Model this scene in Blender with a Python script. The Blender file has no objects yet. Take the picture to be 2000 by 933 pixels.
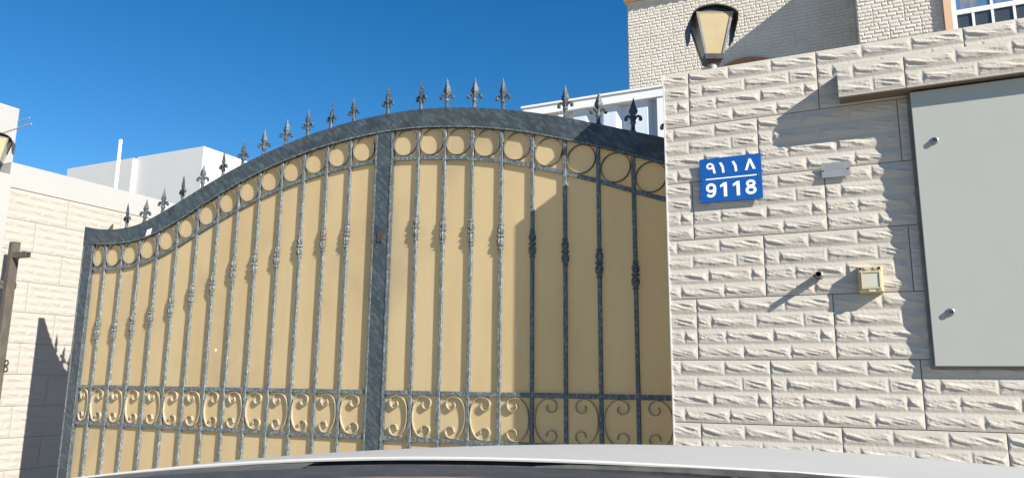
import bpy, math, random
import numpy as np
from mathutils import Vector, Matrix

S = bpy.context.scene
C = S.collection
random.seed(7)
CZ = 1.40            # eye height above the ground; heights below are given relative to the eye and lifted by CZ

# ------------------------------------------------------------------ camera
cam = bpy.data.cameras.new('camera')
camo = bpy.data.objects.new('camera', cam)
C.objects.link(camo)
cam.sensor_fit = 'HORIZONTAL'
cam.sensor_width = 36.0
cam.lens = 36.0 * 1452.08 / 2000.0
cam.clip_start = 0.05
cam.clip_end = 2000.0
yaw, pitch, roll = -0.4389, 0.1832, 0.0085
fw = Vector((math.sin(yaw) * math.cos(pitch), math.cos(yaw) * math.cos(pitch), math.sin(pitch)))
rt = Vector((math.cos(yaw), -math.sin(yaw), 0.0))
up = rt.cross(fw)
r2 = rt * math.cos(roll) + up * math.sin(roll)
u2 = up * math.cos(roll) - rt * math.sin(roll)
CAM = Vector((0.0, -3.745, CZ))
camo.matrix_world = Matrix(((r2.x, u2.x, -fw.x, CAM.x), (r2.y, u2.y, -fw.y, CAM.y), (r2.z, u2.z, -fw.z, CAM.z), (0, 0, 0, 1)))
S.camera = camo

# ------------------------------------------------------------------ sun, sky, exposure
SUN = Vector((2.7, -1.0, 1.71)).normalized()
elev = math.asin(SUN.z)
azim = math.atan2(SUN.x, SUN.y)
world = bpy.data.worlds.new('World')
S.world = world
world.use_nodes = True
wn = world.node_tree.nodes
wl = world.node_tree.links
bg = wn['Background']
sky = wn.new('ShaderNodeTexSky')
sky.sky_type = 'NISHITA'
sky.sun_disc = False
sky.sun_elevation = elev
sky.sun_rotation = azim
sky.altitude = 0.0
sky.air_density = 1.0
sky.dust_density = 0.0
sky.ozone_density = 4.0
hs = wn.new('ShaderNodeHueSaturation')
hs.inputs['Saturation'].default_value = 1.32
wl.new(sky.outputs[0], hs.inputs['Color'])
wl.new(hs.outputs[0], bg.inputs['Color'])
bg.inputs['Strength'].default_value = 0.063
sun = bpy.data.lights.new('sun', 'SUN')
sun.energy = 5.0
sun.angle = math.radians(0.5)
sun.color = (1.0, 0.93, 0.82)
suno = bpy.data.objects.new('sun', sun)
C.objects.link(suno)
suno.location = (8, -6, 12)
suno.rotation_euler = SUN.to_track_quat('Z', 'Y').to_euler()
S.view_settings.view_transform = 'Standard'
S.view_settings.look = 'None'
S.view_settings.gamma = 1.0
S.view_settings.use_curve_mapping = False
S.view_settings.exposure = 1.1

# ------------------------------------------------------------------ materials
def mat(name, col, rough=0.6, metal=0.0, var=0.0, scale=8.0, col2=None, amt=0.5, stretch=(1, 1, 1),
        bump=0.0, bscale=60.0, spec=0.5, objvar=0.0, coat=0.0, lo=0.4, hi=0.65, col3=None, scale3=3.0, lo3=0.6, hi3=0.8, stroke=None):
    m = bpy.data.materials.new(name)
    m.use_nodes = True
    nt = m.node_tree
    N, L = nt.nodes, nt.links
    b = N['Principled BSDF']
    b.inputs['Roughness'].default_value = rough
    b.inputs['Metallic'].default_value = metal
    b.inputs['Specular IOR Level'].default_value = spec
    b.inputs['Coat Weight'].default_value = coat
    b.inputs['Coat Roughness'].default_value = 0.05
    geo = N.new('ShaderNodeNewGeometry')
    mp = N.new('ShaderNodeMapping')
    mp.inputs['Scale'].default_value = stretch
    if stroke:
        mp.vector_type = 'TEXTURE'
        mp.inputs['Rotation'].default_value = (0, stroke, 0)
    L.new(geo.outputs['Position'], mp.inputs['Vector'])
    rgb = N.new('ShaderNodeRGB')
    rgb.outputs[0].default_value = (*col, 1)
    cur = rgb.outputs[0]

    def noise(sc, det=6.0, rg=0.6, v=None):
        n = N.new('ShaderNodeTexNoise')
        n.inputs['Scale'].default_value = sc
        n.inputs['Detail'].default_value = det
        n.inputs['Roughness'].default_value = rg
        L.new(v or mp.outputs[0], n.inputs['Vector'])
        return n.outputs['Fac']

    def mixc(fac, a, c):
        mx = N.new('ShaderNodeMix')
        mx.data_type = 'RGBA'
        L.new(fac, mx.inputs['Factor'])
        L.new(a, mx.inputs['A'])
        mx.inputs['B'].default_value = (*c, 1)
        return mx.outputs['Result']

    def ramp(f, a, b_, o=1.0):
        r = N.new('ShaderNodeMapRange')
        L.new(f, r.inputs['Value'])
        r.inputs['From Min'].default_value = a
        r.inputs['From Max'].default_value = b_
        r.inputs['To Max'].default_value = o
        r.interpolation_type = 'SMOOTHSTEP'
        return r.outputs[0]
    if col2:
        cur = mixc(ramp(noise(scale), lo, hi, amt), cur, col2)
    if col3:
        cur = mixc(ramp(noise(scale3, 4.0, 0.55, geo.outputs['Position']), lo3, hi3, 0.8), cur, col3)
    if var or objvar:
        h = N.new('ShaderNodeHueSaturation')
        L.new(cur, h.inputs['Color'])
        r = N.new('ShaderNodeMapRange')
        if objvar:
            oi = N.new('ShaderNodeObjectInfo')
            L.new(oi.outputs['Random'], r.inputs['Value'])
            r.inputs['To Min'].default_value = 1 - objvar
            r.inputs['To Max'].default_value = 1 + objvar
        else:
            L.new(noise(2.5, 5.0), r.inputs['Value'])
            r.inputs['From Min'].default_value = 0.3
            r.inputs['From Max'].default_value = 0.7
            r.inputs['To Min'].default_value = 1 - var
            r.inputs['To Max'].default_value = 1 + var
        L.new(r.outputs[0], h.inputs['Value'])
        cur = h.outputs[0]
    L.new(cur, b.inputs['Base Color'])
    if bump:
        bp = N.new('ShaderNodeBump')
        bp.inputs['Strength'].default_value = bump
        bp.inputs['Distance'].default_value = 0.004
        L.new(noise(bscale, 5.0), bp.inputs['Height'])
        L.new(bp.outputs[0], b.inputs['Normal'])
    return m

M = {}
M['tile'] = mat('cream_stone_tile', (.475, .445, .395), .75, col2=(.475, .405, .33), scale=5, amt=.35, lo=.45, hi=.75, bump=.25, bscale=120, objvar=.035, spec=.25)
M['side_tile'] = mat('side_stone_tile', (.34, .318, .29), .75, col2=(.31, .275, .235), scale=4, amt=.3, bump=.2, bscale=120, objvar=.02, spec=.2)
M['grout'] = mat('grout', (.26, .20, .15), .9, col2=(.38, .20, .11), scale=3, amt=.9, lo=.5, hi=.6)
M['underside'] = mat('cement', (.15, .135, .118), .9, col2=(.19, .125, .085), scale=9, amt=.6, bump=.4, bscale=50)
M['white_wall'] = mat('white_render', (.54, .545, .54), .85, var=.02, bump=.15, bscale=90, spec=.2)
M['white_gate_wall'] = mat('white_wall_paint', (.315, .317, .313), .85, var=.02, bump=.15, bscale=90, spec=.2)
M['patina'] = mat('patina_paint', (.045, .058, .070), .5, col2=(.15, .19, .20), scale=24, amt=.62, stretch=(1.4, 1, .38), stroke=.75, lo=.40, hi=.78,
                  bump=.35, bscale=70, spec=.35, col3=(.030, .038, .048), scale3=9.0, lo3=.48, hi3=.75)
M['bar'] = mat('patina_bar', (.088, .102, .107), .5, col2=(.27, .305, .305), scale=95, amt=.75, stretch=(1, 1, .5), lo=.44, hi=.66, bump=.35, bscale=110, spec=.35,
               col3=(.15, .085, .05), scale3=7.0, lo3=.66, hi3=.72)
M['collar'] = mat('patina_casting', (.055, .066, .070), .55, col2=(.24, .27, .265), scale=110, amt=.9, lo=.46, hi=.62, bump=.8, bscale=160, spec=.35,
                  col3=(.20, .085, .035), scale3=9.0, lo3=.62, hi3=.70)
M['finial'] = mat('patina_spear', (.038, .048, .056), .5, col2=(.17, .215, .22), scale=80, amt=.8, lo=.50, hi=.66, bump=.5, bscale=120, spec=.35)
M['scroll'] = mat('dusty_strip', (.34, .30, .225), .5, col2=(.20, .18, .145), scale=25, amt=.6, bump=.2, bscale=90)
M['ring'] = mat('ring_strip', (.15, .145, .125), .5, col2=(.085, .085, .08), scale=25, amt=.6, bump=.2, bscale=90)
M['rust'] = mat('rust', (.085, .050, .034), .9, col2=(.035, .030, .028), scale=45, amt=.95)
M['panel'] = mat('tan_sheet', (.84, .71, .465), .6, col2=(.79, .645, .40), scale=1.5, amt=.7, stretch=(1.6, 1.6, .35), lo=.4, hi=.65, bump=.12, bscale=25,
                 col3=(.68, .57, .39), scale3=1.3, lo3=.52, hi3=.78, spec=.1)
def translucent(m, w):
    nt = m.node_tree
    b, out = nt.nodes['Principled BSDF'], nt.nodes['Material Output']
    t = nt.nodes.new('ShaderNodeBsdfTranslucent')
    mx = nt.nodes.new('ShaderNodeMixShader')
    mx.inputs[0].default_value = w
    nt.links.new(b.inputs['Base Color'].links[0].from_socket, t.inputs['Color'])
    nt.links.new(b.outputs[0], mx.inputs[1])
    nt.links.new(t.outputs[0], mx.inputs[2])
    nt.links.new(mx.outputs[0], out.inputs['Surface'])
translucent(M['panel'], .60)
M['tape'] = mat('white_tape', (.8, .8, .82), .5)
M['blue'] = mat('blue_enamel', (.008, .085, .33), .42, col2=(.012, .105, .38), scale=25, amt=.6, spec=.25)
M['blue_edge'] = mat('blue_edge', (.03, .12, .40), .4)
M['white_ink'] = mat('white_ink', (.85, .86, .88), .45, col2=(.62, .70, .82), scale=70, amt=.4, lo=.5, hi=.7)
M['screw'] = mat('dark_screw', (.05, .05, .055), .4, metal=.6)
M['steel_tag'] = mat('brushed_tag', (.27, .285, .305), .5, metal=.15, col2=(.22, .225, .24), scale=40, amt=.5)
M['tag_mark'] = mat('tag_mark', (.26, .27, .30), .5)
M['cabinet'] = mat('cabinet_paint', (.375, .388, .362), .45, col2=(.35, .37, .35), scale=2.2, amt=.6, var=.012, bump=.06, bscale=14, spec=.4,
                   col3=(.29, .31, .305), scale3=2.6, lo3=.70, hi3=.84)
M['cab_edge'] = mat('cabinet_edge', (.21, .21, .20), .7, col2=(.16, .13, .11), scale=14, amt=.7)
M['chrome'] = mat('lock_metal', (.30, .31, .33), .35, metal=.8)
M['black'] = mat('black_plastic_and_shade', (.015, .015, .017), .45)
M['bore'] = mat('lock_bore', (.03, .032, .04), .35, metal=.3)
M['pipe'] = mat('pipe_metal', (.22, .20, .18), .4, metal=.6, col2=(.10, .085, .07), scale=60, amt=.7)
M['ivory'] = mat('ivory_plastic', (.46, .41, .255), .4, col2=(.40, .34, .19), scale=18, amt=.5)
M['ivory_cover'] = mat('clear_cover', (.55, .53, .44), .25, col2=(.52, .47, .33), scale=20, amt=.5, coat=.6)
M['lamp_metal'] = mat('lamp_black', (.022, .023, .026), .45, col2=(.05, .05, .05), scale=20, amt=.5)
M['lamp_grey'] = mat('lamp_grey', (.17, .175, .17), .5, col2=(.25, .25, .23), scale=30, amt=.5)
M['lamp_stem'] = mat('lamp_stem', (.34, .34, .33), .45)
M['post_brown'] = mat('brown_steel', (.062, .050, .040), .6, col2=(.10, .083, .066), scale=20, amt=.6, stretch=(1, 1, .4), bump=.2)
M['house_tile'] = mat('house_brick_tile', (.57, .535, .475), .8, objvar=.02, bump=.15, bscale=60, spec=.2, col2=(.50, .455, .39), scale=3, amt=.5)
M['house_grout'] = mat('house_grout', (.50, .46, .40), .9)
M['terracotta'] = mat('terracotta', (.36, .15, .08), .8, col2=(.22, .09, .05), scale=12, amt=.6)
M['peach'] = mat('peach_render', (.62, .40, .26), .8, var=.02)
M['upvc'] = mat('white_frame', (.80, .80, .80), .4)
M['glass'] = mat('window_glass', (.055, .06, .068), .05, spec=.8)
M['glass_sky'] = mat('sky_painted_glass', (.09, .17, .30), .05, spec=.9, col2=(.30, .24, .21), scale=5.0, amt=.8, stretch=(1, 1, .15), lo=.52, hi=.62)  # sky reflection and curtain folds are painted into the pane colour
M['curtain'] = mat('curtain', (.55, .46, .38), .9, col2=(.40, .32, .26), scale=10, amt=.6, stretch=(3, 3, .2))
M['shed_white'] = mat('shed_white', (.74, .75, .75), .5, var=.02)
M['shed_panel'] = mat('shed_panel', (.58, .65, .74), .5, var=.03, col2=(.52, .59, .68), scale=3, amt=.5, stretch=(4, 1, .3))
M['ground'] = mat('paving', (.32, .285, .24), .9, col2=(.25, .22, .18), scale=1.2, amt=.7, bump=.4, bscale=30)
M['car_paint'] = mat('car_white', (.40, .40, .388), .55, coat=.0, spec=.15, col2=(.37, .37, .36), scale=1.7, amt=.5)
M['cowl'] = mat('cowl_plastic', (.028, .030, .034), .6, col2=(.055, .055, .055), scale=30, amt=.6, bump=.3, bscale=150)
M['gap'] = mat('dark_gap', (.008, .008, .009), .8)
M['dash'] = mat('dash_tan', (.25, .19, .145), .8, col2=(.19, .145, .11), scale=60, amt=.6, bump=.3, bscale=250)
M['rubber'] = mat('rubber', (.02, .02, .021), .8)
M['antenna'] = mat('antenna_rod', (.38, .30, .30), .5)

# ------------------------------------------------------------------ helpers
class MB:
    def __init__(s):
        s.v = []
        s.f = []

    def add(s, vs, fs):
        o = len(s.v)
        s.v += [tuple(a) for a in vs]
        s.f += [tuple(i + o for i in q) for q in fs]
        return s

    def box(s, x0, x1, y0, y1, z0, z1):
        return s.add([(x0, y0, z0), (x1, y0, z0), (x1, y1, z0), (x0, y1, z0), (x0, y0, z1), (x1, y0, z1), (x1, y1, z1), (x0, y1, z1)],
                     [(3, 2, 1, 0), (4, 5, 6, 7), (0, 1, 5, 4), (1, 2, 6, 5), (2, 3, 7, 6), (3, 0, 4, 7)])

    def cbox(s, x0, x1, y0, y1, z0, z1, c):
        """box whose front (-y) edges are chamfered by c"""
        a = [(x0, z0), (x1, z0), (x1, z1), (x0, z1)]
        b = [(x0 + c, z0 + c), (x1 - c, z0 + c), (x1 - c, z1 - c), (x0 + c, z1 - c)]
        vs = [(x, y1, z) for x, z in a] + [(x, y0 + c, z) for x, z in a] + [(x, y0, z) for x, z in b]
        fs = [(0, 3, 2, 1)[::-1], (8, 9, 10, 11)]
        for k in range(4):
            n = (k + 1) % 4
            fs += [(k, n, 4 + n, 4 + k), (4 + k, 4 + n, 8 + n, 8 + k)]
        return s.add(vs, fs)

    def loft(s, rings, close=True, cap=True):
        """rings of equal length joined in order"""
        n = len(rings[0])
        vs = [p for r in rings for p in r]
        fs = []
        for i in range(len(rings) - 1):
            for k in range(n if close else n - 1):
                j = (k + 1) % n
                fs.append((i * n + k, i * n + j, (i + 1) * n + j, (i + 1) * n + k))
        if cap:
            fs.append(tuple(range(n))[::-1])
            fs.append(tuple((len(rings) - 1) * n + k for k in range(n)))
        return s.add(vs, fs)

    def lathe(s, prof, cx=0, cy=0, cz=0, seg=12, axis='z', sx=1, sy=1):
        rings = []
        for r, z in prof:
            ring = []
            for k in range(seg):
                a = 2 * math.pi * k / seg
                x, y = r * math.cos(a) * sx, r * math.sin(a) * sy
                if axis == 'z':
                    ring.append((cx + x, cy + y, cz + z))
                elif axis == 'y':
                    ring.append((cx + x, cy - z, cz + y))
                else:
                    ring.append((cx + z, cy + x, cz + y))
            rings.append(ring)
        return s.loft(rings)

    def tube(s, pts, r, seg=8):
        pts = [Vector(p) for p in pts]
        rr = r if isinstance(r, (list, tuple)) else [r] * len(pts)
        rings = []
        for i, p in enumerate(pts):
            d = (pts[min(i + 1, len(pts) - 1)] - pts[max(i - 1, 0)]).normalized()
            a = d.cross(Vector((0, 1, 0)))
            if a.length < 1e-3:
                a = d.cross(Vector((1, 0, 0)))
            a.normalize()
            b = d.cross(a)
            rings.append([p + (a * math.cos(2 * math.pi * k / seg) + b * math.sin(2 * math.pi * k / seg)) * rr[i] for k in range(seg)])
        return s.loft(rings)

    def strip(s, pts, th, y0, y1, closed=False):
        """flat bar of thickness th following (x, z) points, lying between y0 and y1"""
        n = len(pts)
        rings = []
        for i in range(n):
            if closed:
                a, b = pts[(i - 1) % n], pts[(i + 1) % n]
            else:
                a, b = pts[max(i - 1, 0)], pts[min(i + 1, n - 1)]
            dx, dz = b[0] - a[0], b[1] - a[1]
            l = math.hypot(dx, dz) or 1
            nx, nz = -dz / l * th / 2, dx / l * th / 2
            x, z = pts[i]
            ya = y0(z) if callable(y0) else y0
            rings.append([(x + nx, ya, z + nz), (x - nx, ya, z - nz), (x - nx, y1, z - nz), (x + nx, y1, z + nz)])
        if closed:
            rings.append(rings[0])
        return s.loft(rings, cap=not closed)

    def prism(s, poly, y0, y1):
        """polygon in (x, z) extruded along y"""
        n = len(poly)
        vs = [(x, y0, z) for x, z in poly] + [(x, y1, z) for x, z in poly]
        fs = [tuple(range(n)), tuple(range(2 * n - 1, n - 1, -1))]
        fs += [(k, n + k, n + (k + 1) % n, (k + 1) % n) for k in range(n)]
        return s.add(vs, fs)

    def mesh(s, name, material, smooth=False):
        me = bpy.data.meshes.new(name)
        me.from_pydata(s.v, [], s.f)
        import bmesh
        bm = bmesh.new()
        bm.from_mesh(me)
        bmesh.ops.recalc_face_normals(bm, faces=bm.faces)
        bm.to_mesh(me)
        bm.free()
        me.materials.append(material)
        if smooth:
            me.shade_smooth()
            me.set_sharp_from_angle(angle=math.radians(38))
        return me

    def build(s, name, material, parent=None, smooth=False, loc=None):
        return link(name, s.mesh(name, material, smooth), parent, loc)

def origin(p):
    v = Vector((0, 0, 0))
    while p:
        v += p.location
        p = p.parent
    return v

def link(name, me, parent=None, loc=None):
    """place a mesh whose coordinates are world coordinates (shifted by loc) under parent"""
    o = bpy.data.objects.new(name, me)
    C.objects.link(o)
    o.location = Vector(loc or (0, 0, 0))
    if parent:
        o.parent = parent
        o.location -= origin(parent)
    return o

def thing(name, loc, label, cat, group=None):
    o = bpy.data.objects.new(name, None)
    C.objects.link(o)
    o.location = loc
    o.empty_display_size = .1
    return tag(o, label, cat, group)

def tag(o, label, cat, group=None):
    o['label'] = label
    o['category'] = cat
    o['kind'] = 'thing'
    if group:
        o['group'] = group
    return o

def copy_thing(o, label, loc, rotz=None):
    def rec(a, par):
        c = a.copy()
        C.objects.link(c)
        c.parent = par
        for ch in list(a.children):
            rec(ch, c)
        return c
    c = rec(o, None)
    c.location = loc
    if rotz is not None:
        c.rotation_euler.z = rotz
    c['label'] = label
    return c

# ------------------------------------------------------------------ rock-face tile relief
TW, TH = .6258, .30
rng = np.random.default_rng(11)
LAT = rng.random((8, 64, 64))

def vn(x, y, k):
    xi, yi = np.floor(x).astype(int), np.floor(y).astype(int)
    fx, fy = x - xi, y - yi
    fx, fy = fx * fx * (3 - 2 * fx), fy * fy * (3 - 2 * fy)
    g = LAT[k]
    a, b = g[yi % 64, xi % 64], g[yi % 64, (xi + 1) % 64]
    c, d = g[(yi + 1) % 64, xi % 64], g[(yi + 1) % 64, (xi + 1) % 64]
    return (a * (1 - fx) + b * fx) * (1 - fy) + (c * (1 - fx) + d * fx) * fy

ROWS = [(.326, .663), (.11, .45, .79), (.22, .57, .90), (.348, .688)]

def relief(u, v):
    """height (m) of the moulded stones at u (0..TW) and v (0..TH measured down from the tile's top)"""
    rh = TH / 4
    r = np.clip((v / rh).astype(int), 0, 3)
    t = v / rh - r
    sl = np.full(u.shape, 9.0)
    sr = np.full(u.shape, 9.0)
    for k, bs in enumerate(ROWS):
        e = np.array((-1e-6,) + bs + (1.0 + 1e-6,)) * TW
        i = np.clip(np.searchsorted(e, u.ravel(), side='right') - 1, 0, len(e) - 2).reshape(u.shape)
        sl = np.where(r == k, u - e[i], sl)
        sr = np.where(r == k, e[i + 1] - u, sr)
    rid = .55 + .10 * (vn(u * 22, r * 7.3 + 2, 0) - .5)
    upper = np.clip((t - .03) / (rid - .03), 0, 1)
    lower = np.clip((.99 - t) / (.99 - rid), 0, 1)
    wob = 1 + .35 * (vn(u * 9 + r * 3.7, v * 30, 5) - .5)
    hip = np.clip(np.minimum(sl / .021, sr / (.035 * wob)), 0, 1.5)
    base = np.minimum(np.minimum(upper, lower), hip)
    core = np.clip((base - .42) / .25, 0, 1)
    q = vn(u * 13 - v * 14, v * 74 - u * 17 + r * 9, 1) * .62 + vn(u * 30 - v * 46, v * 150 - u * 30, 2) * .38
    q = np.clip((q - .22) / .56, 0, 1) * 4
    fq = q - np.floor(q)
    ter = (np.floor(q) + np.clip((fq - .80) / .20, 0, 1)) / 4
    q2 = vn(u * 70 + v * 60, v * 170 + u * 12, 3)
    h = np.minimum(base, .86) * .0072 + core * ((ter - .5) * .0060 + (q2 - .5) * .0014)
    h += .0006 * (vn(u * 120, v * 120, 4) - .5)
    edge = np.minimum(np.minimum(v, TH - v), np.minimum(u, TW - u))
    return np.clip(h, 0, None) * np.clip(edge / .006, .0, 1) + .001

TILES = {}
def tile_mesh(u0, u1, v0, v1, material, step=.0034, depth=.014):
    key = (round(u0, 3), round(u1, 3), round(v0, 3), round(v1, 3), material.name, step)
    if key in TILES:
        return TILES[key]
    nu, nv = max(3, int((u1 - u0) / step)), max(3, int((v1 - v0) / step))
    uu, vv = np.meshgrid(np.linspace(u0, u1, nu), np.linspace(v0, v1, nv))
    h = relief(uu, vv)
    X, Y, Z = uu - u0, -h, -(vv - v0)
    P = np.stack([X, Y, Z], -1).reshape(-1, 3)
    idx = np.arange(nu * nv).reshape(nv, nu)
    F = np.stack([idx[:-1, :-1], idx[1:, :-1], idx[1:, 1:], idx[:-1, 1:]], -1).reshape(-1, 4)
    ring = np.concatenate([idx[0, :-1], idx[:-1, -1], idx[-1, :0:-1], idx[:0:-1, 0]])
    n0, m = len(P), len(ring)
    A = P[ring]
    B = A.copy()
    B[:, 1] = depth
    P = np.concatenate([P, A, B])
    k = np.arange(m)
    K = (k + 1) % m
    F = np.concatenate([F, np.stack([n0 + k, n0 + K, n0 + m + K, n0 + m + k], -1)])
    me = bpy.data.meshes.new('tile')
    me.vertices.add(len(P))
    me.vertices.foreach_set('co', P.astype(np.float32).ravel())
    me.loops.add(len(F) * 4)
    me.loops.foreach_set('vertex_index', F.astype(np.int32).ravel())
    me.polygons.add(len(F))
    me.polygons.foreach_set('loop_start', np.arange(0, len(F) * 4, 4, dtype=np.int32))
    me.polygons.foreach_set('use_smooth', np.ones(len(F), dtype=bool))
    me.update(calc_edges=True)
    me.materials.append(material)
    TILES[key] = me
    return me

# ------------------------------------------------------------------ ground
g = MB().add([(-600, -600, 0), (600, -600, 0), (600, 600, 0), (-600, 600, 0)], [(0, 1, 2, 3)]).build('ground', M['ground'])
g['kind'] = 'structure'

# ------------------------------------------------------------------ the tiled boundary wall on the right
WL, WR, WTOP = -.868, 3.2, 1.592
wall = thing('boundary_wall', (1.1, .15, 0), 'cream boundary wall of rock-face stone tiles carrying the blue number plate', 'wall')
MB().box(WL + .004, WR, .012, .30, -.05, WTOP + CZ - .004).build('wall_core', M['grout'], wall)
GAP = .0035
def lay(parent, u_joint0, ztop, x_from, x_to, zbot, y, name='tile', mt=None):
    """one course: tiles TW wide whose joints sit at u_joint0 + n*TW, cut to x_from..x_to and ztop..zbot"""
    mt = mt or M['tile']
    n = math.floor((x_from - u_joint0) / TW)
    while u_joint0 + n * TW < x_to - .02:
        a = u_joint0 + n * TW
        x0, x1 = max(a, x_from), min(a + TW, x_to)
        if x1 - x0 > .02:
            me = tile_mesh(x0 - a + (GAP / 2 if x0 == a else 0), x1 - a - (GAP / 2 if x1 == a + TW else 0), GAP / 2, min(TH - GAP / 2, ztop - zbot), mt)
            link(name, me, parent, (x0 + (GAP / 2 if x0 == a else 0), y, ztop + CZ - GAP / 2))
        n += 1
JA, JB = -.738 - TW, -.404 - TW
for k in range(10):
    lay(wall, JA if k % 2 == 0 else JB, 1.590 - .3 * k, WL, WR, 1.290 - .3 * k, 0.0)
MB().box(WL - .005, WL + .0015, -.0085, .3005, -.05, WTOP + CZ - .002).build('corner_trim', M['white_wall'], wall)
# projecting ledge over the cabinet
LX0, LZ1, LZ0 = -.022, 1.4535, 1.300
ledge = MB().box(LX0 + .003, WR - .002, -.097, .010, LZ0 + CZ + .001, LZ1 + CZ).build('ledge', M['underside'], wall)
lay(ledge, .2572 - TW, LZ1, LX0, WR - .004, LZ0, -.11)

# ------------------------------------------------------------------ left side wall
XS = -7.10
side = thing('side_wall', (XS - .15, 3.5, 0), 'white topped side wall of cream stone tiles left of the gate', 'wall')
MB().box(XS - .25, XS - .012, .34, 7.0, -.05, 1.70 + CZ).build('wall_core', M['grout'], side)
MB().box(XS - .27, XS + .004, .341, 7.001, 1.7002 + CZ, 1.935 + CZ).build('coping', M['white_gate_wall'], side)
ssc = .285 / .30
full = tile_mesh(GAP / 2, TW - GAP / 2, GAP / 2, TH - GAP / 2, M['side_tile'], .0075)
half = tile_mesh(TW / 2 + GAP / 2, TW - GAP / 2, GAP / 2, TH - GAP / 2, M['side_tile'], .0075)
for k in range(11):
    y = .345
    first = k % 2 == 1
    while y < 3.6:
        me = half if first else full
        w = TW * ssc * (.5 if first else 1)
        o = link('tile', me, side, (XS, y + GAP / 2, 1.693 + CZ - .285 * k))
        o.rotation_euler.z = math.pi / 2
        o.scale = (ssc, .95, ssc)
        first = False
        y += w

# left gate pillar
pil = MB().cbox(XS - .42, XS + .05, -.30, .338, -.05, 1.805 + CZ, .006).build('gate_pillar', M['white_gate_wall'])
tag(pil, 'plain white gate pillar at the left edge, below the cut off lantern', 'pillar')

# ------------------------------------------------------------------ steel receiver post
sp = thing('gate_post', (-6.93, .36, 0), 'brown steel post with a latch bracket standing against the side wall, left of the gate', 'post')
MB().cbox(-6.945, -6.885, .325, .395, 0, 1.165 + CZ, .006).build('post', M['post_brown'], sp)
b = MB()
b.box(-6.893, -6.70, .335, .343, 1.015 + CZ, 1.065 + CZ)
b.box(-6.893, -6.70, .376, .384, 1.015 + CZ, 1.065 + CZ)
b.box(-6.893, -6.87, .33, .40, 1.03 + CZ, 1.075 + CZ)
b.build('bracket', M['post_brown'], sp)
for z in (.80, .76):
    MB().box(-6.98, -6.947, .300, .345, z + CZ - .02, z + CZ + .012).build('lug', M['post_brown'], sp)
for z in (.085, .03):
    pts = [(-6.86 + .026 * math.cos(a), z + CZ + .022 * math.sin(a)) for a in [2 * math.pi * i / 12 for i in range(12)]]
    MB().strip(pts, .013, .386, .394, True).build('eyelet', M['post_brown'], sp)

# ------------------------------------------------------------------ the sliding gate
K = (3.745 + .35) / (3.745 + .31)
def sc(a): return [(x * K, z * K) for x, z in a]
TOPC = sc([(-5.908, 1.222), (-5.80, 1.197), (-5.656, 1.176), (-5.486, 1.166), (-5.279, 1.179), (-5.132, 1.216), (-4.891, 1.303), (-4.542, 1.440), (-4.428, 1.483), (-4.21, 1.558),
    (-3.986, 1.619), (-3.585, 1.712), (-3.193, 1.764), (-2.877, 1.779), (-2.614, 1.774), (-2.421, 1.756), (-2.203, 1.724), (-1.995, 1.681), (-1.84, 1.645), (-1.725, 1.613),
    (-1.535, 1.557), (-1.373, 1.501), (-1.127, 1.415), (-0.943, 1.35), (-.7, 1.27), (-.4, 1.20)])
UNDC = sc([(-5.92, 1.075), (-5.78, 1.060), (-5.60, 1.047), (-5.431, 1.043), (-5.234, 1.055), (-5.03, 1.099), (-4.826, 1.170), (-4.428, 1.335), (-4.221, 1.413), (-4.008, 1.479),
    (-3.81, 1.533), (-3.594, 1.579), (-3.387, 1.613), (-3.18, 1.634), (-2.972, 1.645), (-2.808, 1.649), (-2.609, 1.640), (-2.417, 1.620), (-2.2, 1.588), (-1.993, 1.546), (-1.839, 1.508),
    (-1.769, 1.487), (-1.596, 1.432), (-1.415, 1.374), (-1.329, 1.342), (-1.164, 1.280), (-0.947, 1.195), (-.7, 1.12), (-.4, 1.05)])
RAILC = sc([(-5.90, .868), (-5.766, .858), (-5.622, .847), (-5.436, .843), (-5.215, .863), (-5.013, .908), (-4.817, .975), (-4.606, 1.068), (-4.399, 1.150), (-4.201, 1.223), (-3.991, 1.291),
    (-3.778, 1.347), (-3.579, 1.391), (-3.374, 1.424), (-3.154, 1.444), (-2.954, 1.452), (-2.799, 1.450), (-2.607, 1.435), (-2.405, 1.413), (-2.196, 1.384), (-1.99, 1.343), (-1.838, 1.303),
    (-1.787, 1.287), (-1.578, 1.221), (-1.366, 1.148), (-1.15, 1.065), (-0.953, .990), (-.7, .91), (-.4, .84)])
def smooth_curve(c, x0, x1, n):
    a = np.array(c)
    xs = np.linspace(x0, x1, n)
    z = np.interp(xs, a[:, 0], a[:, 1])
    e = np.pad(z, 2, mode='reflect', reflect_type='odd')
    z = (e[:-4] + 2 * e[1:-3] + 3 * e[2:-2] + 2 * e[3:-1] + e[4:]) / 9
    return list(zip(xs, z))
GX0, GX1 = -5.905 * K, -.40 * K
top = smooth_curve(TOPC, GX0, GX1, 91)
und = smooth_curve(UNDC, GX0, GX1, 91)
rail = smooth_curve(RAILC, GX0, GX1, 91)
def zat(c, x):
    return float(np.interp(x, [p[0] for p in c], [p[1] for p in c]))
GB = -CZ + .06      # underside of the gate
gate = thing('sliding_gate', (-3.1, .38, 0), 'tall arched sliding gate of patinated dark iron bars over tan sheet, with spear tops', 'gate')
PX = [(-5.905 * K, -5.772 * K), (-2.955 * K, -2.806 * K), (-.52 * K, -.401 * K)]
# arch beam
b = MB()
b.loft([[(t[0], .355, t[1] + CZ), (u[0], .355, u[1] + CZ), (u[0], .412, u[1] + CZ), (t[0], .412, t[1] + CZ)] for t, u in zip(top, und)])
b.build('arch_beam', M['patina'], gate)
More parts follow.
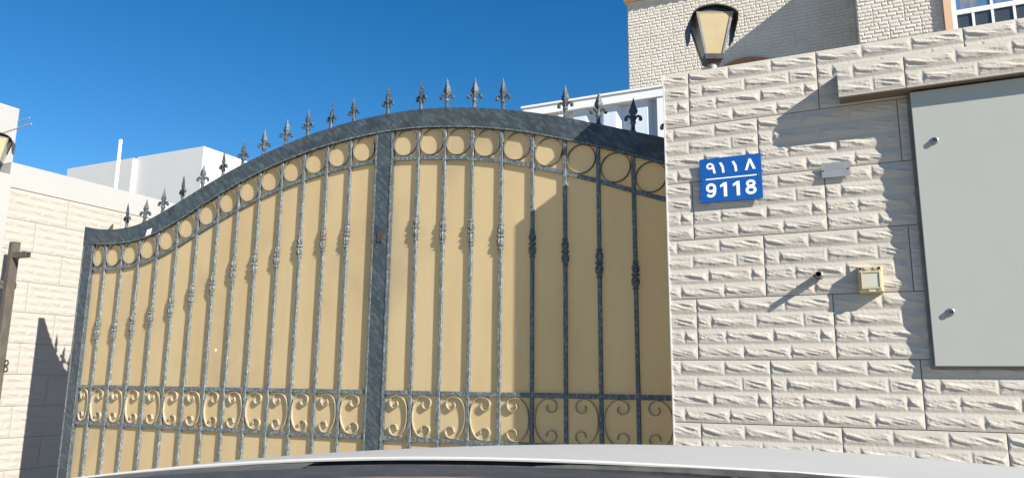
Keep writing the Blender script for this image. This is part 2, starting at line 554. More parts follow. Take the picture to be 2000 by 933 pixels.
# thin rolled lip along the lower edge of the arch
b = MB()
b.loft([[(u[0], .352, u[1] + CZ + .010), (u[0], .352, u[1] + CZ + .001), (u[0], .357, u[1] + CZ + .001), (u[0], .357, u[1] + CZ + .010)] for u in und[3:]])
b.build('arch_lip', M['bar'], gate)
for i, (a, c) in enumerate(PX):
    p = MB()
    za, zc = zat(und, a) + CZ, zat(und, c) + CZ
    p.loft([[(a, .357, GB + CZ), (c, .357, GB + CZ), (c, .41, GB + CZ), (a, .41, GB + CZ)],
            [(a, .357, za), (c, .357, zc), (c, .41, zc), (a, .41, za)]])
    o = p.build('post', M['patina'], gate)
    for e0, e1 in ((a + .004, a + .016), (c - .016, c - .004)):
        MB().box(e0, e1, .3535, .3575, GB + CZ + .02, min(za, zc) - .012).build('edge_strip', M['bar'], o)
# rust bloom on the centre post where a latch was cut off
MB().prism([(-2.937, .905 + CZ), (-2.925, .888 + CZ), (-2.908, .893 + CZ), (-2.896, .885 + CZ), (-2.893, .948 + CZ), (-2.905, .962 + CZ), (-2.917, .950 + CZ), (-2.930, .957 + CZ)], .352, .3575).build('latch_scar', M['rust'], gate)
MB().prism([(-5.205, 1.095 + CZ), (-5.150, 1.104 + CZ), (-5.138, 1.155 + CZ), (-5.190, 1.146 + CZ)], .3525, .3545).build('tape', M['tape'], gate)
# sheet panel behind the bars
b = MB()
b.loft([[(u[0], .3795, GB + CZ + .01), (u[0], .3795, u[1] + CZ + .03), (u[0], .3835, u[1] + CZ + .03), (u[0], .3835, GB + CZ + .01)] for u in und[1:-1:3] + [und[-2]]])
b.build('sheet_panel', M['panel'], gate)
MB().prism([(-1.907, .18 + CZ), (-1.903, .18 + CZ), (-1.898, .30 + CZ), (-1.901, .305 + CZ)], .3787, .3797).build('scratch_mark', M['tape'], gate)
MB().prism([(-4.372, .172 + CZ), (-4.357, .166 + CZ), (-4.350, .180 + CZ), (-4.362, .192 + CZ)], .3787, .3797).build('paint_fleck', M['tape'], gate)
BARSL = [x * K for x in (-5.623, -5.424, -5.222, -5.02, -4.810, -4.602, -4.393, -4.196, -3.992, -3.783, -3.579, -3.373, -3.170)]
BARSR = [x * K for x in (-2.611, -2.407, -2.200, -1.990, -1.776, -1.563, -1.351, -1.138, -.931, -.722)]
KN = [.362, .345, .394, .469, .522, .593, .669, .767, .794, .849, .899, .936, .951, .967, .931, .898, .860, .798, .734, .654, .575, .494, .42]
zm, zl = -.104 * K, -.388 * K
BH = .0115
# collar casting shared by every bar
pr = [(.012, -.092), (.017, -.088), (.017, -.080), (.013, -.076), (.020, -.060), (.023, -.040), (.019, -.020), (.014, -.012), (.022, -.008), (.022, .006), (.014, .010),
      (.019, .020), (.022, .036), (.019, .054), (.013, .066), (.017, .070), (.017, .078), (.012, .084)]
cb = MB()
rings = []
for j, (r, z) in enumerate(pr):
    rings.append([(r * (1 + (.16 if k % 2 else -.10) * (1 if .016 < r else 0)) * math.cos(math.pi * k / 8), r * (1 + (.16 if k % 2 else -.10) * (1 if .016 < r else 0)) * math.sin(math.pi * k / 8), z)
                  for k in range(16)])
cb.loft(rings)
collar_me = cb.mesh('collar', M['collar'], True)
for x, kz in zip(BARSL + BARSR, KN):
    zt = zat(und, x) + CZ + .003
    bar = MB().cbox(x - BH, x + BH, .3605, .3785, GB + CZ, zt, .002).build('bar', M['bar'], gate)
    o = link('collar', collar_me, bar, (x, .3695, kz * K + CZ + random.uniform(-.003, .003)))
    o.rotation_euler = (random.uniform(-.02, .02), random.uniform(-.02, .02), random.uniform(0, 6.28))
    o.scale = (random.uniform(.93, 1.0),) * 2 + (random.uniform(.96, 1.04),)
# straight rails
edges_all = [PX[0][1], PX[1][0], PX[1][1], PX[2][0]]
for z, h in ((zm, .0145), (zl, .0145), (GB + .03, .03)):
    for a, c in ((edges_all[0], edges_all[1]), (edges_all[2], edges_all[3])):
        MB().cbox(a, c, .3625, .3775, z + CZ - h, z + CZ + h, .002).build('rail', M['bar'], gate)
for a, c in ((edges_all[0], edges_all[1]), (edges_all[2], edges_all[3])):
    xs = np.linspace(a, c, 40)
    b = MB()
    b.loft([[(x, .3625, zat(rail, x) + CZ + .0145), (x, .3625, zat(rail, x) + CZ - .0145), (x, .3775, zat(rail, x) + CZ - .0145), (x, .3775, zat(rail, x) + CZ + .0145)] for x in xs])
    b.build('curved_rail', M['bar'], gate)
# rings and C-scrolls, one per cell
SCR = [(.46, .143), (.42, .232), (.49, .295), (.595, .314), (.716, .268), (.77, .17), (.716, .0725), (.595, .0225), (.46, .004), (.297, .035), (.135, .140), (.045, .286), (.012, .482),
       (.035, .66), (.135, .835), (.297, .962), (.46, .996), (.62, .975), (.73, .91), (.77, .83), (.716, .75), (.595, .714), (.47, .741), (.42, .85)]
def catmull(p, n=4):
    out = []
    for i in range(len(p) - 1):
        p0, p1, p2, p3 = p[max(i - 1, 0)], p[i], p[i + 1], p[min(i + 2, len(p) - 1)]
        for k in range(n):
            t = k / n
            out.append(tuple(.5 * (2 * p1[j] + (p2[j] - p0[j]) * t + (2 * p0[j] - 5 * p1[j] + 4 * p2[j] - p3[j]) * t * t + (3 * p1[j] - p0[j] - 3 * p2[j] + p3[j]) * t ** 3) for j in (0, 1)))
    return out + [p[-1]]
CUR = catmull(SCR)
for bars, a, c in ((BARSL, edges_all[0], edges_all[1]), (BARSR, edges_all[2], edges_all[3])):
    cuts = [a] + [v for x in bars for v in (x - BH, x + BH)] + [c]
    for i in range(0, len(cuts), 2):
        l, r = cuts[i] + .001, cuts[i + 1] - .001
        m_ = (l + r) / 2
        zt, zb = zat(und, m_), zat(rail, m_) + .0145
        rz = min(.092, (zt - zb) / 2 + .001)
        rx = min((r - l) / 2, .092)
        zc = (zt + zb) / 2
        pts = [(m_ + (rx - .002) * math.cos(q), zc + CZ + (rz - .002) * math.sin(q)) for q in [2 * math.pi * k / 36 for k in range(36)]]
        MB().strip(pts, .0045, .3600, .3785, True).build('ring', M['ring'], gate, True)
        h = zm - zl - .029
        w = r - l
        arc_right = (i // 2) % 2 == 0
        jx, jt, js = random.uniform(-.0015, .0015), random.uniform(-.018, .018), random.uniform(.965, 1.0)
        pts = []
        for u, v in CUR:
            uu = 1 - u if arc_right else u
            dx_, dz_ = (uu - .5) * (w - .004) * js, (.5 - v) * (h - .004)
            pts.append((m_ + jx + dx_ + dz_ * jt, zm - .0145 - h / 2 + dz_ + CZ))
        MB().strip(pts, .0050, .3605, .3785).build('scroll', M['scroll'], gate, True)
# spear finials
f = MB()
f.lathe([(.015, 0), (.017, .008), (.012, .016), (.0105, .045), (.015, .056), (.016, .066), (.0105, .074), (.009, .10)], seg=8)
f.loft([[(w, 0, z), (0, d, z), (-w, 0, z), (0, -d, z)] for w, d, z in ((.006, .006, .088), (.012, .010, .100), (.024, .013, .122), (.025, .013, .130), (.015, .010, .160), (.007, .006, .186), (.001, .001, .214))])
for s_ in (-1, 1):
    f.tube([(s_ * .004, 0, .070), (s_ * .014, 0, .092), (s_ * .026, 0, .101), (s_ * .036, 0, .096), (s_ * .040, 0, .084)], [.007, .008, .008, .009, .011], 7)
    f.lathe([(.001, -.011), (.008, -.008), (.0115, 0), (.008, .008), (.001, .011)], cx=s_ * .040, cz=.080, seg=8)
spear_me = f.mesh('spear', M['finial'], True)
stub_me = MB().lathe([(.016, 0), (.014, .02), (.010, .04), (.004, .058)], seg=8).mesh('spear_stub', M['rust'], True)
mid_post = (PX[1][0] + PX[1][1]) / 2
for i, x in enumerate(BARSL + [mid_post] + BARSR):
    if abs(x - BARSR[4]) < 1e-6:
        continue
    z = zat(top, x) + CZ - .003
    if i == 0:
        o = link('spear_stub', stub_me, gate, (x, .383, z))
        o.rotation_euler = (0, .35, .4)
        continue
    o = link('spear', spear_me, gate, (x, .383, z))
    o.rotation_euler = (random.uniform(-.04, .04), random.uniform(-.03, .03), random.uniform(-.35, .35))
    k_ = random.uniform(.95, 1.0) if i != 12 else .86
    o.scale = (1.08, 1.08, 1.07 * k_)

# ------------------------------------------------------------------ house number plate
plate = thing('number_plate', (-.544, -.016, .99 + CZ), 'blue house number plate reading 9118 in Arabic and Latin digits on the wall', 'sign')
x0, x1, z0, z1 = -.694, -.392, .869, 1.098
MB().cbox(x0, x1, -.0235, -.0205, z0 + CZ, z1 + CZ, .001).build('plate', M['blue'], plate)
yd = -.0243
MB().box(x0 + .03, x1 - .02, yd - .0002, yd + .0012, .9865 + CZ, .9925 + CZ).build('rule_line', M['white_ink'], plate)
def oval(cx, cz, rx, rz, a0=0.0, a1=2 * math.pi, n=24):
    return [(cx + rx * math.cos(a0 + (a1 - a0) * i / n), cz + CZ + rz * math.sin(a0 + (a1 - a0) * i / n)) for i in range(n + 1)]
MB().strip(oval(-.640, .944, .0185, .0175)[:-1], .0135, yd - .0002, yd + .0012, True).strip(
    catmull([(x, z + CZ) for x, z in ((-.6218, .950), (-.6210, .934), (-.6235, .918), (-.630, .906), (-.640, .9015), (-.650, .9035), (-.6585, .911))], 4), .0130, yd - .0003, yd + .0012).build('digit', M['white_ink'], plate)
MB().strip(oval(-.447, .949, .0165, .0125)[:-1], .0125, yd - .0002, yd + .0012, True).strip(
    oval(-.447, .9155, .0195, .0155)[:-1], .0135, yd - .0003, yd + .0012, True).build('digit', M['white_ink'], plate)
for cx in (-.574, -.512):
    MB().prism([(cx + .012, .894 + CZ), (cx + .012, .967 + CZ), (cx - .001, .967 + CZ), (cx - .021, .954 + CZ), (cx - .021, .942 + CZ), (cx - .004, .949 + CZ), (cx - .004, .894 + CZ)],
               yd - .0002, yd + .0012).build('digit', M['white_ink'], plate)
# Eastern Arabic digits: nine, one, one, eight
c0 = [(-.641 + .0135 * math.cos(a), 1.057 + CZ + .0125 * math.sin(a)) for a in np.linspace(.2, 2 * math.pi + .2, 20)]
nine = MB().strip(c0, .0095, yd - .0002, yd + .0012)
nine.prism([(-.6325, 1.066 + CZ), (-.6225, 1.064 + CZ), (-.613, 1.018 + CZ), (-.625, 1.018 + CZ)], yd - .0003, yd + .0012)
nine.build('digit', M['white_ink'], plate)
for cx in (-.580, -.518):
    MB().prism([(cx - .016, 1.070 + CZ), (cx - .004, 1.072 + CZ), (cx + .007, 1.050 + CZ), (cx + .010, 1.018 + CZ), (cx - .001, 1.016 + CZ), (cx - .004, 1.044 + CZ)],
               yd - .0002, yd + .0012).build('digit', M['white_ink'], plate)
MB().prism([(-.472, 1.018 + CZ), (-.459, 1.018 + CZ), (-.4475, 1.056 + CZ), (-.433, 1.020 + CZ), (-.420, 1.021 + CZ), (-.441, 1.075 + CZ), (-.4515, 1.075 + CZ)],
           yd - .0002, yd + .0012).build('digit', M['white_ink'], plate)
for sx_ in (x0 + .012, x1 - .020):
    MB().lathe([(.0045, 0), (.0045, .0015), (.002, .003)], sx_, -.0235, .9885 + CZ, 10, 'y').build('screw', M['screw'], plate)

# small engraved tag
tg = thing('metal_tag', (-.06, -.014, .98 + CZ), 'small brushed steel name tag screwed to the tiled wall right of the number plate', 'tag')
t_ = MB()
pts = [(-.122, .942), (.003, .941), (.002, 1.013), (-.121, 1.012)]
t_.prism([(x, z + CZ) for x, z in pts], -.019, -.0165)
t_.build('plate', M['steel_tag'], tg)
e = MB()
rr = random.Random(3)
for zz in (.996, .982):
    x = -.105
    while x < -.02:
        w = rr.uniform(.003, .006)
        e.box(x, x + w, -.0194, -.0188, zz + CZ - .003, zz + CZ + .003)
        x += w + .0022
en = e.build('engraving', M['tag_mark'], tg)
en['kind'] = 'stuff'
for sx_ in (-.114, -.006):
    MB().lathe([(.004, 0), (.004, .0012), (.002, .002)], sx_, -.019, .976 + CZ, 8, 'y').build('screw', M['screw'], tg)

# ------------------------------------------------------------------ pipe stub
pp = thing('pipe_stub', (-.163, 0, .475 + CZ), 'short open ended metal pipe poking out of the tiled wall beside the switch', 'pipe')
rings = []
def ringy(r, y): return [(-.163 + r * math.cos(2 * math.pi * k / 16), y, .475 + CZ + r * math.sin(2 * math.pi * k / 16)) for k in range(16)]
MB().loft([ringy(.014, .01), ringy(.014, -.088), ringy(.0112, -.088), ringy(.0112, -.03)], cap=False).build('tube', M['pipe'], pp, True)
MB().loft([ringy(.0110, -.032), ringy(.0005, -.031)], cap=False).build('bore', M['gap'], pp)
MB().loft([ringy(.0185, -.010), ringy(.0185, -.040), ringy(.0142, -.043)], cap=False).build('collar', M['pipe'], pp, True)
MB().lathe([(.006, 0), (.006, .012), (.003, .014)], -.163 - .019, -.035, .475 + CZ, 8, 'y').build('screw', M['screw'], pp)

# ------------------------------------------------------------------ weatherproof switch
sw = thing('switch_box', (.05, 0, .445 + CZ), 'weathered ivory outdoor switch box with a clear flap mounted on the tiled wall', 'switch')
MB().cbox(.001, .1015, -.052, -.004, .386 + CZ, .506 + CZ, .006).build('body', M['ivory'], sw)
fr = MB()
fr.cbox(.012, .019, -.0575, -.051, .401 + CZ, .481 + CZ, .0015)
fr.cbox(.085, .092, -.0575, -.051, .401 + CZ, .481 + CZ, .0015)
fr.cbox(.0192, .0848, -.0572, -.051, .401 + CZ, .409 + CZ, .0015)
fr.cbox(.0192, .0848, -.0572, -.051, .4735 + CZ, .481 + CZ, .0015)
fr.build('flap_frame', M['ivory'], sw)
MB().cbox(.0195, .0845, -.0545, -.0515, .4095 + CZ, .473 + CZ, .001).build('clear_flap', M['ivory_cover'], sw)
MB().cbox(.040, .066, -.060, -.051, .388 + CZ, .397 + CZ, .002).build('latch', M['ivory_cover'], sw)
for x in (.013, .089):
    MB().lathe([(.006, 0), (.006, .003), (.003, .004)], x, -.052, .495 + CZ, 10, 'y').build('screw', M['black'], sw)
for x in (.033, .071):
    MB().cbox(x - .006, x + .006, -.0555, -.051, .488 + CZ, .500 + CZ, .001).build('hinge', M['ivory'], sw)

# ------------------------------------------------------------------ utility cabinet
cabt = thing('utility_cabinet', (.70, 0, .68 + CZ), 'pale grey metal utility cabinet with two round locks under the stone ledge', 'cabinet')
def lean(z):
    return -.036 - .028 * (z - .06) / 1.23
MB().box(.262, 1.16, -.0195, .002, .046 + CZ, 1.3 + CZ - .002).build('frame', M['cab_edge'], cabt)
bb = MB().box(.2775, 1.136, -.0235, -.0197, .064 + CZ, 1.289 + CZ)
bb.v = [(x, y if y > -.021 else lean(z - CZ) + .0062, z) for x, y, z in bb.v]
bb.build('body', M['cab_edge'], cabt)
db = MB().cbox(.2742, 1.14, -.0025, .006, .060 + CZ, 1.2915 + CZ, .0025)
db.v = [(x, y + lean(z - CZ) + .0025, z) for x, y, z in db.v]
door = db.build('door', M['cabinet'], cabt)
for x, z in ((.3525, 1.053), (.351, .290)):
    y = lean(z)
    lk = MB().lathe([(.0165, -.001), (.0165, .003), (.0145, .0045), (.0135, .0045), (.0128, .011), (.0115, .0125), (.0092, .0125), (.009, .009)], x, y, z + CZ, 20, 'y').build('lock', M['chrome'], cabt, True)
    MB().lathe([(.0091, .0095), (.0091, .0108), (.001, .011)], x, y, z + CZ, 14, 'y').build('keyway', M['bore'], lk)
    MB().box(x - .0012, x + .0012, y - .0124, y - .0108, z + CZ - .005, z + CZ + .005).build('key_slot', M['chrome'], lk)

# ------------------------------------------------------------------ lantern (built about its own base, then copied)
lamp = thing('wall_lamp', (0, 0, 0), 'black hooded lantern with frosted amber panes on top of the tiled wall', 'lamp', 'lanterns on the gate pillars')
MB().lathe([(.040, 0), (.040, .008), (.024, .014), (.022, .10), (.026, .108)], seg=16).build('stem', M['lamp_stem'], lamp, True)
b = MB()
def sq(h, z): return [(-h, -h, z), (h, -h, z), (h, h, z), (-h, h, z)]
b.loft([sq(.030, .085), sq(.047, .100), sq(.050, .124), sq(.0505, .128)])
b.build('base_cup', M['lamp_metal'], lamp)
zb_, zt_, hb, ht = .128, .345, .050, .098
for k in range(4):
    R_ = Matrix.Rotation(k * math.pi / 2, 3, 'Z')
    vs = [R_ @ Vector(v) for v in ((-hb + .004, -hb + .003, zb_ + .001), (hb - .004, -hb + .003, zb_ + .001), (ht - .004, -ht + .003, zt_), (-ht + .004, -ht + .003, zt_),
                                   (-hb + .004, -hb + .007, zb_ + .001), (hb - .004, -hb + .007, zb_ + .001), (ht - .004, -ht + .007, zt_), (-ht + .004, -ht + .007, zt_))]
    MB().add(vs, [(0, 1, 2, 3), (7, 6, 5, 4), (0, 4, 5, 1), (1, 5, 6, 2), (2, 6, 7, 3), (3, 7, 4, 0)]).build('pane', None or M.setdefault('pane', mat('frosted_amber', (.41, .345, .215), .35, col2=(.36, .29, .155), scale=12, amt=.5, coat=.0, spec=.2)), lamp)
    vs = []
    for h, z in ((hb, zb_ - .002), (ht, zt_ + .002)):
        w = .009 if h == hb else .012
        vs += [R_ @ Vector(v) for v in ((-h - .002, -h - .002, z), (-h + w, -h - .002, z), (-h + w, -h + .004, z), (-h + .004, -h + .004, z), (-h + .004, -h + w, z), (-h - .002, -h + w, z))]
    fs = [(k2, (k2 + 1) % 6, 6 + (k2 + 1) % 6, 6 + k2) for k2 in range(6)] + [(5, 4, 3, 2, 1, 0), (6, 7, 8, 9, 10, 11)]
    MB().add(vs, fs).build('corner_post', M['lamp_grey'], lamp)
arc = [(-.117, .228), (-.122, .285), (-.121, .325), (-.100, .352), (-.060, .370), (0, .380), (.060, .370), (.100, .352), (.121, .325), (.122, .285), (.117, .228)]
hood = MB()
hood.strip(catmull(arc, 3), .006, lambda z: -.118 + max(0, .335 - z) * 1.25, .085)
hood.build('hood', M['lamp_metal'], lamp, True)
MB().prism([(-.092, .338), (.092, .338), (.090, .350), (.055, .364), (0, .373), (-.055, .364), (-.090, .350)], -.094, -.089).build('gable', M['black'], lamp)  # front gable coloured black to stand for shade under the hood
MB().prism([(-.092, .338), (.092, .338), (.090, .350), (.055, .364), (0, .373), (-.055, .364), (-.090, .350)], .070, .075).build('gable', M['lamp_metal'], lamp)
LAMP2 = copy_thing(lamp, 'black hooded lantern on the white pillar, cut off by the left edge', (-7.195, .255, 1.80 + CZ), math.radians(50))
lamp.location = (-.634, .15, WTOP + CZ - .004)
lamp.rotation_euler.z = math.radians(23)

# ------------------------------------------------------------------ house behind
HY, HB = 9.0, 8.0
house = thing('house', (0, 9.5, 0), 'cream villa with brick textured cladding and a projecting bay behind the boundary wall', 'house')
MB().box(-3.61, 6.0, HY + .015, 16, -.05, 7.0 + CZ).build('wall', M['house_grout'], house)
bay = MB().box(.27, 4.6, HB + .015, HY + .012, -.05, 7.04 + CZ).build('bay', M['house_grout'], house)
rb = np.random.default_rng(5)
def brick_tile(seed):
    r_ = np.random.default_rng(seed)
    m_ = MB()
    W_, H_, n = .42, .30, 5
    for j in range(n):
        zt = -j * H_ / n
        zb = zt - H_ / n + .003
        off = [0, .5, .25, .75, .4][j] * W_ / 3
        xs = sorted(set([0.0, W_] + [x for x in (off, off + W_ / 3, off + 2 * W_ / 3) if .03 < x < W_ - .03]))
        for a, c in zip(xs[:-1], xs[1:]):
            c2 = c - .004
            d = r_.uniform(.005, .010)
            k = min(.016, (c2 - a) / 3)
            vs = [(a, 0, zb), (c2, 0, zb), (c2, 0, zt), (a, 0, zt),
                  (a + k, -d * r_.uniform(.7, 1.2), zb + .020), (c2 - k, -d * r_.uniform(.7, 1.2), zb + .020), (c2 - k, -d * r_.uniform(.5, .9), zt - .014), (a + k, -d * r_.uniform(.5, .9), zt - .014)]
            m_.add(vs, [(4, 5, 6, 7), (0, 1, 5, 4), (1, 2, 6, 5), (2, 3, 7, 6), (3, 0, 4, 7)])
    me = bpy.data.meshes.new('tile')
    me.from_pydata(m_.v, [], m_.f)
    me.materials.append(M['house_tile'])
    return me
BT = [brick_tile(s) for s in (1, 2, 3)]
def clad(x_from, x_to, z_from, z_to, y, skip=None):
    j = 0
    z = z_to
    while z > z_from:
        x = x_from - (.21 if j % 2 else 0)
        while x < x_to - .02:
            if x >= x_from - .001 and not (skip and skip(x, z)):
                w = min(.42, x_to - x)
                o = link('tile', BT[(j * 3 + int(x * 7)) % 3], house, (x, y, z + CZ))
                o.scale.x = w / .42 - .006
            elif x < x_from:
                o = link('tile', BT[j % 3], house, (x_from, y, z + CZ))
                o.scale.x = .49
            x += .42
        j += 1
        z -= .30
clad(-3.605, .262, 4.9, 6.995, HY + .013)
clad(.272, 1.40, 4.6, 7.03, HB + .013)
# eave with terracotta tiles along the top left edge
eave = MB().box(-3.66, .268, HY - .09, HY + .3, 7.001 + CZ, 7.05 + CZ).build('eave', M['peach'], house)
x = -3.74
while x < .2:
    MB().lathe([(.075, -.30), (.085, .13)], x + .13, HY, 7.10 + CZ, 10, 'y', sy=.8).build('roof_tile', M['terracotta'], eave, True)
    x += .185
# arched window whose head shows above the wall, behind the lantern
aw = MB()
ax0, ax1, az = -1.93, -1.10, 5.375
pts_o = [(ax0 + (ax1 - ax0) * t, az + .115 * (1 - (2 * t - 1) ** 2)) for t in np.linspace(0, 1, 17)]
aw.prism([(x, z + CZ) for x, z in pts_o] + [(ax1, 3.9 + CZ), (ax0, 3.9 + CZ)], HY - .06, HY + .012)
awo = aw.build('arched_window', M['terracotta'], house)
MB().prism([(x * .82 + (ax0 + ax1) / 2 * .18, z + CZ - .14) for x, z in pts_o] + [(ax1 - .09, 3.98 + CZ), (ax0 + .09, 3.98 + CZ)], HY - .064, HY - .055).build('pane', M['glass'], awo)
# bay window with white frame
wx0, wx1, wz0, wz1, wt = 1.50, 3.0, 4.05, 5.95, 5.215
MB().box(1.400, 1.497, HB - .05, HB + .012, 3.9 + CZ, 6.1 + CZ).build('window_surround', M['peach'], house)
MB().box(3.003, 3.10, HB - .05, HB + .012, 3.9 + CZ, 6.1 + CZ).build('window_surround', M['peach'], house)
win = MB().box(wx0, wx0 + .055, HB - .03, HB + .01, wz0 + CZ, wz1 + CZ).box(wx1 - .055, wx1, HB - .03, HB + .01, wz0 + CZ, wz1 + CZ)
win.box(wx0 + .0552, wx1 - .0552, HB - .028, HB + .01, wt - .035 + CZ, wt + .035 + CZ).box(wx0 + .0552, wx1 - .0552, HB - .028, HB + .01, wz0 + CZ, wz0 + .06 + CZ)
win = win.build('window', M['upvc'], house)
for x in (1.755, 1.99, 2.25, 2.50, 2.75):
    MB().box(x - .016, x + .016, HB - .024, HB + .006, wz0 + .061 + CZ, wt - .036 + CZ).build('muntin', M['upvc'], win)
for x in (1.99, 2.50):
    MB().box(x - .016, x + .016, HB - .024, HB + .006, wt + .036 + CZ, wz1 + CZ).build('muntin', M['upvc'], win)
MB().box(wx0 + .05, wx1 - .05, HB - .008, HB - .002, wz0 + .03 + CZ, wt - .01 + CZ).build('pane', M['glass'], win)
MB().box(wx0 + .05, wx1 - .05, HB - .010, HB - .004, wt + .01 + CZ, wz1 + CZ).build('pane', M['glass_sky'], win)

# ------------------------------------------------------------------ shed behind the gate
SY = 3.5
shed = thing('metal_shed', (-2.3, 4.5, 0), 'white corrugated metal shed with a pale fascia behind the right half of the gate', 'shed')
b = MB()
b.box(-3.28, -.9, SY, SY + 2.2, 2.865 + CZ, 2.962 + CZ)
b.build('fascia', M['shed_white'], shed)
MB().box(-3.30, -.88, SY - .012, SY + 2.22, 2.9625 + CZ, 2.985 + CZ).build('roof_edge', M['shed_white'], shed)
prof = []
x = -2.74
while x < -.95:
    prof += [(x, SY + .115), (x + .05, SY + .045), (x + .19, SY + .045), (x + .24, SY + .115)]
    x += .34
b = MB()
b.loft([[(px, py, 0), (px, py, 2.8645 + CZ), (px, py + .006, 2.8645 + CZ), (px, py + .006, 0)] for px, py in prof])
b.build('corrugated_panel', M['shed_panel'], shed)
MB().box(-2.86, -2.765, SY + .02, SY + .12, 0, 2.864 + CZ).build('corner_post', M['shed_white'], shed)
MB().box(-1.76, -1.69, SY + .01, SY + .10, 0, 2.8642 + CZ).build('corner_post', M['shed_white'], shed)
MB().box(-3.20, -2.861, SY + .5, SY + .55, 0, 2.8641 + CZ).build('back_panel', M['shed_panel'], shed)

# ------------------------------------------------------------------ white buildings on the left
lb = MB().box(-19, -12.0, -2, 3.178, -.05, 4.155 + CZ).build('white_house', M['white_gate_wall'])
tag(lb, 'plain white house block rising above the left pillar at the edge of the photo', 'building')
fb = thing('white_building', (-17, 10, 0), 'flat roofed white building beyond the side wall, left of the gate arch', 'building')
MB().box(-18.0, -15.60, 7.99, 14, -.05, 5.10 + CZ).build('wing', M['white_wall'], fb)
MB().box(-15.598, -13.414, 8.11, 14.002, -.05, 5.15 + CZ).build('main_block', M['white_wall'], fb)
pole = MB().cbox(-10.68, -10.64, 4.0, 4.035, -.05, 3.72 + CZ, .004).build('white_pole', M['upvc'])
tag(pole, 'slim white square pole standing behind the side wall', 'pole')
an = MB()
an.tube([(-10.25, 2.0, 3.155 + CZ), (-9.66, 2.0, 3.20 + CZ)], .009, 6)
an.tube([(-10.05, 2.05, 3.30 + CZ), (-9.80, 2.05, 3.32 + CZ)], .007, 6)
an.tube([(-10.04, 2.0, 3.16 + CZ), (-10.0, 2.0, 2.9 + CZ), (-9.99, 2.0, 1.6 + CZ)], .010, 6)
an.tube([(-10.02, 2.02, 3.31 + CZ), (-10.0, 2.0, 3.17 + CZ)], .007, 6)
an = an.build('antenna', M['antenna'])
tag(an, 'thin reddish rod antenna in front of the white house block on the left', 'antenna')

# ------------------------------------------------------------------ the car whose bonnet shows along the bottom
yc = yaw + .10
hd = Vector((math.sin(yc), math.cos(yc), 0))
lt = Vector((math.cos(yc), -math.sin(yc), 0))
car = thing('car', tuple(CAM + hd * 1.0 - Vector((0, 0, CZ))), 'white car whose bonnet and dark wiper cowl run along the bottom edge', 'car')
def cp(s, d, z):
    return tuple(Vector((CAM.x, CAM.y, CZ)) + lt * s + hd * d + Vector((0, 0, z)))
UP = np.array([[-.912, -.1905], [-.873, -.1833], [-.794, -.1717], [-.721, -.1612], [-.648, -.1553], [-.495, -.1413], [-.407, -.1336], [-.259, -.1249], [-.135, -.1186], [.069, -.1134],
               [.149, -.1138], [.304, -.1171], [.495, -.1254], [.713, -.1394], [1.0, -.165]])
LO = np.array([[-.9, -.175], [-.75, -.147], [-.593, -.1285], [-.559, -.1234], [-.456, -.1144], [-.363, -.1082], [-.271, -.1021], [-.119, -.1002], [.031, -.1031], [.115, -.1057], [.213, -.1094],
               [.282, -.1123], [.32, -.1139], [.5, -.122], [.75, -.137], [1.0, -.16]])
cu_ = np.polyfit(UP[:, 0], UP[:, 1], 5)
cl_ = np.polyfit(LO[:, 0], LO[:, 1], 5)
HW = .84
ss = np.linspace(-HW, HW, 45)
ds = [.95, .954, .975, 1.02, 1.10, 1.20, 1.30, 1.36, 1.45, 1.55, 1.65, 1.75, 1.85, 1.92, 1.97]
rows = []
# rolled rear lip
rows.append([cp(s, .960, np.polyval(cl_, s) - .002) for s in ss])
rows.append([cp(s, .948, np.polyval(cl_, s) - .001) for s in ss])
rows.append([cp(s, .9475, np.polyval(cl_, s) + .001) for s in ss])
for d in ds:
    row = []
    for s in ss:
        a, c = np.polyval(cl_, s), np.polyval(cu_, s)
        if d <= 1.36:
            t = (d - .95) / .41
            z = a + .003 * (1 - t) + (c - a) * t
        else:
            t = d - 1.36
            z = c - .075 * t - .22 * t * t - .35 * max(0, t - .45) ** 1.5
        row.append(cp(s, d, z))
    rows.append(row)
b = MB()
b.loft(rows, close=False, cap=False)
b.build('bonnet', M['car_paint'], car, True)
# wings, nose, grille, lights and wheels below the bonnet line
for sgn in (-1, 1):
    b = MB()
    prof_rows = []
    for d in [.2, .6, .95] + ds[3:]:
        s = sgn * HW
        a, c = np.polyval(cl_, s), np.polyval(cu_, s)
        t = max(0, d - 1.36)
        z = (a + (c - a) * (max(d, .95) - .95) / .41) if d <= 1.36 else c - .075 * t - .22 * t * t - .35 * max(0, t - .45) ** 1.5
        prof_rows.append([cp(sgn * (HW + .003), d, z - .004), cp(sgn * (HW + .05), d, z - .03), cp(sgn * (HW + .09), d, z - .12), cp(sgn * (HW + .09), d, -.62 if d > .4 else -.62), cp(sgn * (HW + .05), d, -1.0)])
    b.loft(prof_rows, close=False, cap=False)
    b.build('wing', M['car_paint'], car, True)
    wh = MB()
    wrings = []
    for r_, o_ in ((.20, .0), (.34, .0), (.37, .02), (.37, .20), (.34, .22), (.2, .22)):
        wrings.append([cp(sgn * (HW - .12 + o_ * .9), 1.40 + r_ * math.cos(2 * math.pi * k / 24), -CZ + .37 + r_ * math.sin(2 * math.pi * k / 24)) for k in range(24)])
    w_ = wh.loft(wrings).build('wheel', M['rubber'], car, True)
nz = [cp(s, 1.972, np.polyval(cu_, s) - .19) for s in ss[::4]]
b = MB()
b.loft([[cp(s, 1.972 + .03 * (1 - (s / HW) ** 2), z) for s in ss[::4]] for z in (-.36, -.46, -.62, -.80, -1.0, -1.12)], close=False, cap=False)
b.build('bumper', M['car_paint'], car, True)
MB().loft([[cp(s, 2.006, -.42), cp(s, 2.016, -.42), cp(s, 2.016, -.58), cp(s, 2.006, -.58)] for s in np.linspace(-.42, .42, 9)]).build('grille', M['cowl'], car)
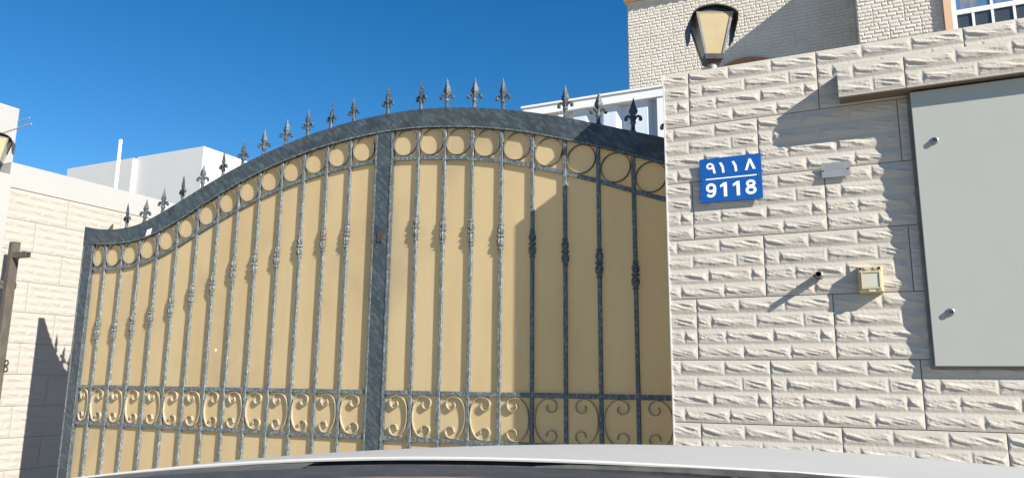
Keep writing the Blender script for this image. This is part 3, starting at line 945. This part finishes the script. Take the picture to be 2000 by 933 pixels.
for sgn in (-1, 1):
    MB().loft([[cp(sgn * s, 1.978, -.40), cp(sgn * s, 2.0, -.41), cp(sgn * s, 2.0, -.52), cp(sgn * s, 1.978, -.53)] for s in np.linspace(.5, .8, 5)]).build('headlight', M['glass'], car)
# scuttle / cowl below the rear edge of the bonnet
m0 = lambda s: float(np.polyval(cl_, s)) / .95
def cow(s, d, k):
    return cp(s, d, (m0(s) - k) * d)
b = MB()
b.loft([[cow(s, .957, .001), cow(s, .945, .030), cow(s, .915, .030), cow(s, .905, .0095), cow(s, .895, .0085), cow(s, .85, .0125), cow(s, .80, .0180), cow(s, .74, .030), cow(s, .70, .09)] for s in ss], close=False, cap=False)
b.build('cowl_panel', M['cowl'], car, True)
# raised grey corner moulding of the cowl, left
M['cowl_grey'] = mat('cowl_grey', (.085, .083, .075), .45, col2=(.045, .045, .042), scale=40, amt=.7)
b = MB()
b.loft([[cow(s, .935, .004), cow(s, .91, .003), cow(s, .86, .012), cow(s, .83, .030)] for s in np.linspace(-.80, -.33, 14)], close=False, cap=False)
b.build('cowl_moulding', M['cowl_grey'], car, True)
# wiper
b = MB()
b.tube([cow(.30, .80, .016), cow(.22, .845, .0085), cow(.10, .872, .0065), cow(-.02, .885, .0072), cow(-.06, .888, .0085)], [.009, .0075, .005, .0035, .002], 8)
b.build('wiper_arm', M['cowl_grey'], car, True)
b = MB()
b.tube([cow(.20, .865, .0150), cow(.02, .880, .0110), cow(-.24, .892, .0115)], .0035, 6)
b.build('wiper_blade', M['rubber'], car, True)
for s, d in ((.155, .84), (.185, .835), (.225, .84)):
    MB().lathe([(.007, 0), (.007, .004), (.003, .006)], *cow(s, d, .0165), 10).build('bolt', M['cowl_grey'], car)
# dashboard top, close to the eye
b = MB()
dd = np.linspace(-.75, .75, 31)
dz = lambda s: -.0676 - .30 * (s + .09) ** 2
b.loft([[cp(s, .56, dz(s) - .012), cp(s, .545, dz(s) - .0025), cp(s, .50, dz(s)), cp(s, .30, dz(s) - .012), cp(s, .30, dz(s) - .2), cp(s, .56, dz(s) - .2)] for s in dd])
b.build('dashboard', M['dash'], car, True)
